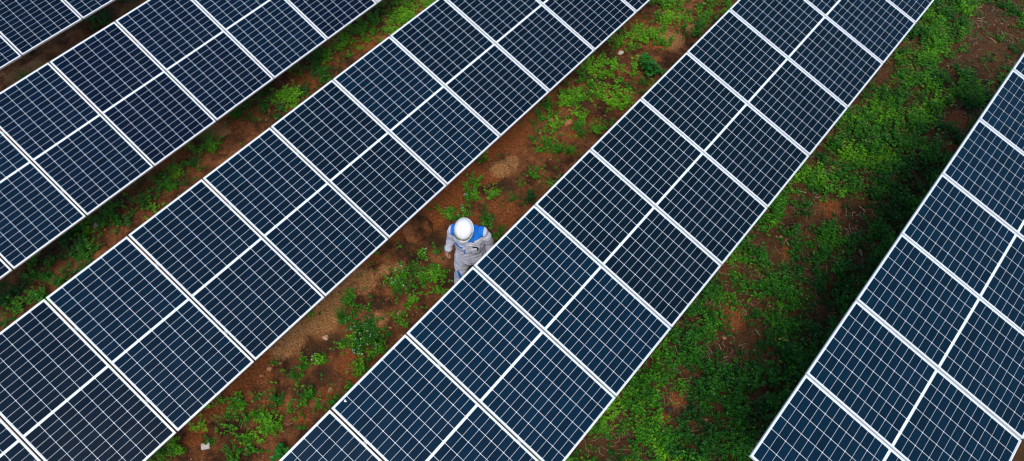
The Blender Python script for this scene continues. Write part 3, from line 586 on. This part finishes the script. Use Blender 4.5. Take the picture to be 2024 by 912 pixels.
# cell blues by row and panel: sky reflection painted in, plus random panel variation
BASE = [(.0002,.0032,.0160), (.0002,.0044,.0190), (.0003,.0050,.0135), (.0003,.0060,.0120), (.0003,.0130,.0290)]
TW = {(3,-2):.8, (3,-3):.9, (3,-1):.15, (3,-4):.9, (3,-5):.8, (3,0):.15, (3,1):.15, (3,2):.2, (3,3):.35, (3,4):.5, (3,5):.5, (2,-4):.15, (2,-3):.55, (2,-2):.35}
proto = make_panel(); first = True; prs = random.Random(12)
for ri, (o0, B, ka, kb) in enumerate(ROWS):
    Mx = Matrix([(B[i][0], B[i][1], B[i][2]) for i in range(3)]).to_4x4()
    for n_, k in enumerate(range(kb, ka-1, -1)):
        p = proto if first else copy_tree(proto); first = False
        y0 = k*1.065+.010
        loc = Matrix.Translation(Vector(o0)) @ Mx @ Matrix.Translation((0, y0, 0)) @ Matrix.Rotation(R(prs.gauss(0, .12)), 4, 'X') @ Matrix.Rotation(R(prs.gauss(0, .08)), 4, 'Y')
        p.matrix_world = loc
        t_ = TW.get((ri, k), prs.random()*.6)
        c0 = BASE[ri]; c1 = (.0003, .0150, .0370)
        c = tuple(a*(1-t_)+b*t_ for a, b in zip(c0, c1))
        for ch in p.children:
            if ch.name.startswith('cell_block'): ch.color = (*c, 1)
        total = kb-ka+1
        lab = f'{ORD[n_]} solar panel from the upper end of the {RNAME[ri]}'
        if n_ == total-1: lab = f'solar panel at the lower left end of the {RNAME[ri]}'
        tag(p, lab, 'solar panel', 'solar panels on the tilted racks')

# mounting racks: two purlins along each row, rafters and posts
def cchan(bm, x0, x1, y0, y1, z0, z1): box(bm, x0, x1, y0, y1, z0, z1)
for ri, (o0, B, ka, kb) in enumerate(ROWS):
    Mx = Matrix([(B[i][0], B[i][1], B[i][2]) for i in range(3)])
    root = empty('mounting_rack', (o0[0]+1.0, o0[1], 0))
    tag(root, f'grey steel rack under the {RNAME[ri]}', 'mounting rack', 'steel racks under the panel rows')
    inv = Matrix.Translation((-(o0[0]+1.0), -o0[1], 0)) @ Matrix.Translation(o0) @ Mx.to_4x4()
    ya, yb = ka*1.065, (kb+1)*1.065
    for u in (.48, 1.62):
        bm = bmesh.new(); box(bm, u-.022, u+.022, ya+.05, yb-.05, -.098, -.038); bm.transform(inv); obj('purlin', bm, M_steel, root)
    nb = max(2, int(round((yb-ya)/2.9))+1)
    for j in range(nb):
        y = ya+.45+(yb-ya-.9)*j/(nb-1)
        if ri == 0: y = -.66+j*2.3-.75*0
        bm = bmesh.new(); box(bm, .25, 1.9, y-.03, y+.03, -.170, -.100); bm.transform(inv); obj('rafter', bm, M_steel, root)
        for u in (.74,):
            top = inv @ Vector((u, y, -.172)); bm = bmesh.new()
            box(bm, top.x-.035, top.x+.035, top.y+.004-.03, top.y+.03, -.25, top.z); obj('post', bm, M_steel, root)
            a_, b_ = inv @ Vector((1.45, y+.045, -.12)), Vector((top.x+.03, top.y+.045, .45)); bm = bmesh.new(); tube(bm, [a_, b_], .018, 8); obj('brace', bm, M_steel, root)

# ------------------------------------------------------------------ the worker
M_skin = simple('skin', (.42,.20,.13), .5, .12, 40)
def cloth(name, col, fine=700, wr=1.0):
    t = NT(name); co = t.coord(); n1 = t.noise(13, 4, .55, co); n2 = t.noise(fine, 2, .5, co); n3 = t.noise(4, 3, .5, co)
    c = t.mix(n3, tuple(v*.88 for v in col), tuple(min(1, v*1.08) for v in col)); c = t.mix(t.math('MULTIPLY', n2, .25), c, tuple(v*.6 for v in col))
    t.set(Base_Color=c, Roughness=.85, Specular_IOR_Level=.2); t.bump(n1, .010*wr, .7); return t.m
M_grey = cloth('grey_workwear', (.58,.60,.72)); M_blue = cloth('blue_workwear', (.012,.18,.68), wr=.4)
M_white = simple('white_hard_plastic', (.86,.87,.87), .28, .03, 12)
M_tape = simple('silver_reflective_tape', (.80,.80,.82), .35, .05)
M_olive = simple('olive_goggle_strap', (.10,.11,.03), .6); M_black = simple('black_plastic', (.008,.008,.009), .35)
M_lens = NT('clear_goggle_lens').set(Base_Color=(.45,.48,.30), Roughness=.12, Transmission_Weight=.35).m
M_boot = simple('brown_boot_leather', (.06,.035,.02), .6); M_hair = simple('black_hair', (.01,.009,.008), .5)
M_eye = simple('eye_dark', (.05,.03,.02), .2); M_thread = simple('navy_embroidery', (.02,.04,.25), .7)
TH = math.atan2(.65, .76) - R(8)
PX, PY = -3.885, 3.215
person = empty('person', (PX, PY, gz(PX, PY)), (0, 0, TH)); person.scale = (.96,)*3
tag(person, 'person in grey and blue workwear and white hard hat, looking down', 'person')
# skeleton (x: image right, -y: the way the worker faces)
NECK = Vector((.072, .0, 1.45)); HP = Matrix.Translation(NECK) @ Matrix.Rotation(R(38), 4, 'X') @ Matrix.Translation(-NECK)
def hd(x, y, z): return HP @ Vector((x, y, z))
SH = {-1: (-.175, .0, 1.385), 1: (.19, .005, 1.385)}
EL = {-1: (-.245, .05, 1.12), 1: (.245, .03, 1.12)}
WR = {-1: (-.305, -.01, .895), 1: (.262, -.05, .89)}
HIPS = {-1: (-.105, 0, .90), 1: (.095, .01, .90)}; KN = {-1: (-.165, -.045, .50), 1: (.12, .05, .50)}; AN = {-1: (-.225, -.03, .09), 1: (.13, .16, .11)}
def arm_pts(s): return [SH[s], EL[s], WR[s]]
def mid(a, b, t): return tuple(a[i]*(1-t)+b[i]*t for i in range(3))
def build_body():
    bm = bmesh.new()
    rings_z(bm, [(.84,0,.0,.15,.10),(.92,0,.0,.165,.115),(1.02,0,-.005,.145,.105),(1.15,0,-.008,.15,.11),(1.28,0,-.005,.17,.115),(1.36,0,0,.165,.10),(1.42,0,0,.10,.075),(1.45,0,-.005,.06,.06)])
    tube(bm, [(0,.0,1.40),(.003,-.015,1.47),hd(0,-.01,1.53)], [.065,.056,.055], 16)
    hm = HP.to_3x3()
    ball(bm, hd(0,-.005,1.625), (.076,.096,.105), 24, hm); ball(bm, hd(0,-.045,1.565), (.056,.055,.058), 16, hm)
    tube(bm, [hd(0,-.098,1.625), hd(0,-.118,1.592), hd(0,-.100,1.583)], [.010,.016,.012], 8)
    for s in (-1, 1):
        ball(bm, hd(s*.078,.005,1.605), (.010,.020,.032), 10, hm); ball(bm, hd(s*.034,-.078,1.655), (.024,.012,.008), 8, hm)
        ball(bm, hd(s*.045,-.066,1.59), (.022,.018,.022), 8, hm)
        tube(bm, [SH[s], mid(SH[s],EL[s],.5), EL[s], mid(EL[s],WR[s],.4), WR[s]], [.044,.044,.040,.038,.027], 14)
        tube(bm, [HIPS[s], mid(HIPS[s],KN[s],.5), KN[s], mid(KN[s],AN[s],.35), AN[s]], [.088,.075,.056,.054,.038], 14)
        ball(bm, (AN[s][0], AN[s][1]-.06, AN[s][2]-.045), (.040,.115,.030), 14); ball(bm, (AN[s][0], AN[s][1], AN[s][2]-.03), (.036,.05,.045), 12)
        ball(bm, (SH[s][0]*.96, SH[s][1], SH[s][2]-.012), .045, 14)
    ball(bm, hd(0,-.090,1.555), (.026,.012,.007), 10, hm); ball(bm, hd(0,-.087,1.542), (.022,.012,.007), 10, hm)
    # hands: palm + four fingers of different lengths + thumb leaving the side near the base
    for s in (-1, 1):
        w_ = Vector(WR[s]); dn = (w_-Vector(EL[s])).normalized(); fwd = Vector((0,-1,0)); fwd = (fwd-dn*fwd.dot(dn)).normalized(); inn = dn.cross(fwd)*(1 if s < 0 else -1)
        if inn.x*s > 0: inn = -inn
        pc = w_+dn*.055
        tube(bm, [w_-dn*.01, w_+dn*.03, w_+dn*.065, w_+dn*.092], [(.024,.024),(.034,.020),(.041,.017),(.039,.014)] if False else [.025,.027,.028,.022], 12)
        for k, (off, L) in enumerate(((.030,.068),(.010,.076),(-.010,.070),(-.029,.056))):
            b0 = w_+dn*.070+fwd*off*.9; ball(bm, b0-dn*.012, .0145, 10)
            c1, c2, c3 = R(28), R(72), R(105)
            p1 = b0+(dn*math.cos(c1)+inn*math.sin(c1))*L*.45; p2 = p1+(dn*math.cos(c2)+inn*math.sin(c2))*L*.34; p3 = p2+(dn*math.cos(c3)+inn*math.sin(c3))*L*.25
            tube(bm, [b0-dn*.02, b0, p1, p2, p3], [.0095,.0095,.0088,.008,.0065], 8); ball(bm, p3, .0066, 8)
        t0 = w_+dn*.022+fwd*.022; t1 = t0+(fwd*.75+dn*.6+inn*.2).normalized()*.036; t2 = t1+(dn*.85+fwd*.2+inn*.45).normalized()*.030; t3 = t2+(dn*.8+inn*.6).normalized()*.022
        tube(bm, [t0-fwd*.012, t0, t1, t2, t3], [.013,.013,.0105,.0095,.0072], 8); ball(bm, t3, .0072, 8)
    return fuse('body', bm, .0045, 3)
body = obj('body', build_body(), M_skin, person)
# hair and eyes
bm = bmesh.new(); ball(bm, hd(0,.012,1.645), (.082,.098,.100), 24, HP.to_3x3())
for v in [v for v in bm.verts if (HP.inverted() @ v.co).z < 1.60 or ((HP.inverted() @ v.co).y < -.055 and (HP.inverted() @ v.co).z < 1.69)]: bm.verts.remove(v)
obj('hair', bm, M_hair, person, True)
for s in (-1, 1):
    bm = bmesh.new(); ball(bm, hd(s*.033,-.086,1.635), .0115, 12); obj('eye', bm, M_eye, person, True)

def wrinkle(me, amp, freq, zlo=-9, seed=0):
    n = len(me.vertices); C_ = np.empty(n*3, np.float32); N_ = np.empty(n*3, np.float32)
    me.vertices.foreach_get('co', C_); me.vertex_normals.foreach_get('vector', N_); C_ = C_.reshape(-1, 3); N_ = N_.reshape(-1, 3); A_ = np.empty(n)
    for i, q_ in enumerate(C_.tolist()):
        c = Vector(q_); wv = noise.noise(Vector((c.x*3, c.y*3, c.z*3+seed)))*.9; A_[i] = (1-abs(noise.noise(Vector((c.x*freq+wv, c.y*freq, c.z*freq*1.9+seed+wv*2)))))**5*1.0 + (1-abs(noise.noise(Vector((c.x*freq*1.6-c.z*freq*1.2, c.y*freq, c.z*freq*1.2+seed+7)))))**6*.6 - .6
    me.vertices.foreach_set('co', (C_ + N_*(A_*amp)[:, None]).astype(np.float32).ravel()); me.update()
# jacket
bm = bmesh.new()
rings_z(bm, [(.80,.0,-.002,.188,.140),(.84,0,-.002,.188,.142),(.95,0,-.004,.180,.138),(1.06,0,-.006,.178,.136),(1.18,0,-.008,.188,.138),(1.29,0,-.006,.198,.138),(1.36,0,-.002,.190,.122),(1.405,0,.0,.150,.100),(1.435,0,-.004,.088,.080),(1.452,0,-.008,.070,.068)], 40, 2.3)
for s in (-1, 1):
    a, b, c = SH[s], EL[s], WR[s]
    tube(bm, [mid(a,(0,0,1.38),.25), a, mid(a,b,.4), mid(a,b,.8), b, mid(b,c,.3), mid(b,c,.75), mid(b,c,.97)], [.070,.070,.068,.060,.060,.056,.047,.042], 20)
    ball(bm, (a[0]*1.0, a[1], a[2]-.004), (.064,.070,.060), 18)
jm = fuse('jacket', bm, .0048, 8); wrinkle(jm, .0095, 6.5, seed=3)
def yoke(c, n):
    x, y, z = c
    r = abs(x)
    # shoulder yokes: top of the shoulders down to a straight line on the chest and back
    if z > 1.352+.10*max(0, .12-r) and r > .055 and r < .203 and y > -.128: return True
    return False
jm.materials.append(M_grey); jm.materials.append(M_blue)
jk = obj('jacket', jm, [M_grey, M_blue], person)
mi = [1 if yoke(p.center, p.normal) else 0 for p in jm.polygons]; jm.polygons.foreach_set('material_index', mi)
bvh = BVHTree.FromPolygons([v.co.copy() for v in jm.vertices], [tuple(p.vertices) for p in jm.polygons])
def patch(name, quad, mat, off=.003, thick=.003, nu=10, nv=10, tree=None, parent=person, dirv=(0,1,0), puff=0.0):
    """cloth patch laid on the clothes: quad of (x, z) corners, projected from the front"""
    tree = tree or bvh; bm = bmesh.new(); rows = []; dv = Vector(dirv)
    for i in range(nv+1):
        r = []
        for j in range(nu+1):
            u, v = j/nu, i/nv
            x = (quad[0][0]*(1-u)+quad[1][0]*u)*(1-v)+(quad[3][0]*(1-u)+quad[2][0]*u)*v
            z = (quad[0][1]*(1-u)+quad[1][1]*u)*(1-v)+(quad[3][1]*(1-u)+quad[2][1]*u)*v
            hit = tree.ray_cast(Vector((x, 0, z))-dv*.6+Vector((0,0,0)), dv)
            p = hit[0] if hit[0] is not None else Vector((x, -.13, z))
            r.append(bm.verts.new(p-dv*(off+puff*math.sin(math.pi*u)*math.sin(math.pi*v))))
        rows.append(r)
    for a, b in zip(rows, rows[1:]):
        for k in range(nu): bm.faces.new((a[k], a[k+1], b[k+1], b[k]))
    bmesh.ops.recalc_face_normals(bm, faces=bm.faces[:])
    o = obj(name, bm, mat, parent, True); so_ = o.modifiers.new('t', 'SOLIDIFY'); so_.thickness = thick; so_.offset = 0
    return o
patch('placket', [(-.020,.805),(.020,.805),(.020,1.335),(-.020,1.335)], M_grey, .005, .004, 4, 40)
pk = patch('breast_pocket', [(-.150,1.115),(-.045,1.095),(-.045,1.235),(-.150,1.255)], M_grey, .006, .005, puff=.006)
patch('pocket_flap', [(-.152,1.235),(-.062,1.190),(-.058,1.222),(-.152,1.275)], M_blue, .013, .004, parent=pk)
patch('pocket_trim', [(-.052,1.085),(-.034,1.095),(-.034,1.180),(-.036,1.185)], M_blue, .011, .003, 3, 6, parent=pk)
pk2 = patch('breast_pocket', [(.050,1.085),(.160,1.085),(.160,1.225),(.050,1.225)], M_grey, .017, .004, puff=.008)
patch('pocket_trim', [(.036,1.080),(.056,1.085),(.056,1.190),(.054,1.195)], M_blue, .012, .003, 3, 6, parent=pk2)
patch('reflective_tape', [(-.005,1.268),(.168,1.262),(.168,1.284),(-.005,1.290)], M_tape, .007, .003, 20, 3)
nm = patch('name_embroidery', [(.075,1.292),(.160,1.290),(.160,1.303),(.075,1.305)], M_grey, .005, .002, 12, 2)
# collar: two blue points and a stand
bm = bmesh.new(); rings_z(bm, [(1.425,0,-.008,.082,.078),(1.455,.002,-.014,.074,.072),(1.475,.002,-.018,.076,.074)], 24, 2, False)
cl = obj('collar', bm, M_blue, person, True); m_ = cl.modifiers.new('t', 'SOLIDIFY'); m_.thickness = .005
patch('collar_point', [(.020,1.345),(.098,1.325),(.088,1.425),(.030,1.432)], M_blue, .006, .004, 6, 6, parent=cl)
patch('collar_point', [(-.085,1.335),(-.018,1.345),(-.028,1.430),(-.085,1.425)], M_grey, .006, .004, 6, 6, parent=cl)
# cuffs
for s in (-1, 1):
    b, c = EL[s], WR[s]; bm = bmesh.new(); tube(bm, [mid(b,c,.74), mid(b,c,.85), mid(b,c,.99)], [.052,.050,.046], 20); obj('cuff', bm, M_grey, person, True)
# trousers
bm = bmesh.new()
rings_z(bm, [(.80,0,0,.165,.125),(.86,0,0,.170,.130),(.94,0,0,.165,.122),(.98,0,-.002,.158,.118)], 30, 2.2)
for s in (-1, 1):
    a, k, n_ = HIPS[s], KN[s], AN[s]
    tube(bm, [a, mid(a,k,.25), mid(a,k,.6), k, mid(k,n_,.3), mid(k,n_,.7), mid(k,n_,.93)], [.098,.104,.096,.086,.083,.080,.082], 22)
tm_ = fuse('trousers', bm, .007, 6); wrinkle(tm_, .011, 6.5, seed=8)
tr = obj('trousers', tm_, [M_grey, M_blue], person)
bt = BVHTree.FromPolygons([v.co.copy() for v in tm_.vertices], [tuple(p.vertices) for p in tm_.polygons])
kp = patch('knee_pocket', [(-.215,.42),(-.090,.40),(-.085,.575),(-.205,.60)], M_grey, .006, .005, 8, 8, bt, puff=.008)
patch('blue_knee_stripe', [(-.150,.39),(-.105,.39),(-.165,.60),(-.205,.61)], M_blue, .016, .003, 4, 8, bt, kp)
patch('reflective_piping', [(-.218,.47),(-.200,.47),(-.190,.62),(-.205,.625)], M_tape, .014, .003, 3, 8, bt, kp)
for s in (-1, 1):
    a = AN[s]; bm = bmesh.new()
    ball(bm, (a[0], a[1]-.065, .052+a[2]-.09), (.052,.135,.045), 18); ball(bm, (a[0], a[1]+.01, a[2]+.0), (.050,.070,.065), 16)
    tube(bm, [(a[0],a[1]+.01,a[2]-.03),(a[0],a[1],a[2]+.09)], [.052,.055], 16)
    bmesh.ops.bisect_plane(bm, geom=bm.verts[:]+bm.edges[:]+bm.faces[:], plane_co=(0,0,a[2]-.088), plane_no=(0,0,-1), clear_outer=True)
    bo = obj('boot', fuse('boot', bm, .007, 3), M_boot, person)
    bm = bmesh.new(); rings_z(bm, [(a[2]-.090,a[0],a[1]-.045,.055,.150),(a[2]-.068,a[0],a[1]-.045,.054,.148)], 26, 2.4); obj('sole', bm, M_black, bo)
# helmet: domed shell with centre ridge, drip rim and front peak
hel = empty('hard_hat', (0,0,0), parent=person)
def helmet_shell():
    bm = bmesh.new(); n, m = 56, 16; rings = []
    for i in range(m+1):
        ph = i/m*math.pi/2*.985+.0; r = []
        for k in range(n):
            t = 2*math.pi*k/n; cx, cy = math.cos(t), math.sin(t)
            prof = math.cos(ph)**.82; z = math.sin(ph)
            x = .118*cx*prof; y = .142*cy*prof; zz = .128*z
            rid = math.exp(-(x/.012)**2)*.012*(.3+.7*z) + (math.exp(-((abs(x)-.046)/.007)**2)*.007*z)
            rr = 1+rid*3; r.append(bm.verts.new((x, y*(1+rid*2)+.002, zz+rid)))
        rings.append(r)
    for a, b in zip(rings, rings[1:]):
        for k in range(n): bm.faces.new((a[k], a[(k+1)%n], b[(k+1)%n], b[k]))
    bm.faces.new(rings[-1])
    return bm
def helmet_rim():
    bm = bmesh.new(); n = 56; A, Bq, Cq = [], [], []
    for k in range(n):
        t = 2*math.pi*k/n; cx, cy = math.cos(t), math.sin(t)
        front = max(0, -cy)**2.2; w_ = .0025+.040*front*(1-.25*abs(cx))
        A.append(bm.verts.new((.117*cx, .141*cy+.002, .003)))
        Bq.append(bm.verts.new((( .118+w_*.55)*cx, (.142+w_*.6)*cy+.002, -.002-.008*front)))
        Cq.append(bm.verts.new(((.118+w_)*cx, (.142+w_)*cy+.002, -.008-.018*front)))
    for a, b in ((A, Bq), (Bq, Cq)):
        for k in range(n): bm.faces.new((b[k], b[(k+1)%n], a[(k+1)%n], a[k]))
    return bm
HB = hd(0, -.004, 1.672); HR = (HP.to_3x3() @ Matrix.Rotation(R(-4), 3, 'X') @ Matrix.Rotation(R(-4), 3, 'Z')).to_euler()
hel.location = HB; hel.rotation_euler = HR; hel.scale = (.96, .92, .97)
o = obj('shell', helmet_shell(), M_white, hel, True); m_ = o.modifiers.new('t', 'SOLIDIFY'); m_.thickness = .004
o = obj('peak', helmet_rim(), M_white, hel, True); m_ = o.modifiers.new('t', 'SOLIDIFY'); m_.thickness = .004; m_.offset = 1
# goggles pushed up on the helmet front: strap along the sides, two lenses
gg = empty('goggles', (0,0,0), parent=person); gg.location = HB; gg.rotation_euler = HR; gg.scale = (.96, .92, .97)
def arc(t, lift=0, out=.006): return Vector(((.118+out)*math.cos(t)*.985, (.142+out)*math.sin(t)*.985+.002, .026+lift))
bm = bmesh.new(); pts = [arc(R(a), .006+.010*abs(math.cos(R(a)))**2) for a in range(188, 353, 6)]
tube(bm, pts, [(.0055,.0035)]*len(pts), 8); obj('strap', bm, M_olive, gg, True)
for s in (-1, 1):
    bm = bmesh.new(); rows = []
    for i in range(9):
        a = R(270+s*(6+i*5)); r = []
        for j in range(4):
            hh = (j/3-.5)*.030*math.sin(math.pi*(i+.8)/9.6)**.5; r.append(bm.verts.new(arc(a, -.001+hh*.8, .017-.10*abs(hh))))
        rows.append(r)
    for a, b in zip(rows, rows[1:]):
        for k in range(3): bm.faces.new((a[k], b[k], b[k+1], a[k+1]))
    o = obj('lens', bm, M_lens, gg, True); m_ = o.modifiers.new('t', 'SOLIDIFY'); m_.thickness = .003
    bm = bmesh.new(); tube(bm, [arc(R(270+s*(4+i*5)), .012+(.003 if i in (3,4,5) else 0), .016) for i in range(10)], .0030, 6); obj('rim', bm, M_olive, gg, True)
# embroidery strokes (unreadable at this size in the photo) as small navy stitches
bm = bmesh.new(); x = .078
er = random.Random(4)
while x < .157:
    for k in range(2):
        zc = 1.2975+er.uniform(-.003, .003); hit = bvh.ray_cast(Vector((x, -.6, zc)), Vector((0,1,0)))
        if hit[0] is not None: box(bm, x, x+.0035, hit[0].y-.0085, hit[0].y-.0068, zc-.0035, zc+.0035)
    x += .0062
obj('stitching', bm, M_thread, nm)
# phone in the pocket: a thing of its own
bm = bmesh.new(); box(bm, -.036, .036, -.0035, .0035, -.05, .030); bmesh.ops.bevel(bm, geom=bm.edges[:], offset=.004, segments=2, affect='EDGES')
ph = obj('phone', bm, M_black)
pw = Matrix.Translation((PX, PY, gz(PX, PY))) @ Matrix.Rotation(TH, 4, 'Z') @ Matrix.Scale(.96, 4)
hit = bvh.ray_cast(Vector((.108, -.6, 1.215)), Vector((0,1,0)))[0]
ph.matrix_world = pw @ Matrix.Translation((.108, hit.y-.010, 1.216))
tag(ph, 'black phone sticking out of the chest pocket of the worker', 'phone')

# bird dropping on the glass of a lower panel in the row hiding the worker's legs
x, y, z = F['drop']; bm = bmesh.new(); er = random.Random(2)
for (dx, dy, rr) in ((0,0,.013),(.014,.006,.006),(-.010,.010,.005)):
    ball(bm, (dx, dy, .0), (rr, rr*.9, .004), 10)
bd = obj('bird_dropping', fuse('bird_dropping', bm, .0016, 1), simple('dried_dropping', (.72,.72,.68), .9)); o0, B, _a, _b = ROWS[3]
bd.matrix_world = Matrix.Translation((x, y, z)) @ Matrix([(B[i][0], B[i][1], B[i][2]) for i in range(3)]).to_4x4()
tag(bd, 'small white bird dropping on the glass near a panel corner', 'bird dropping')
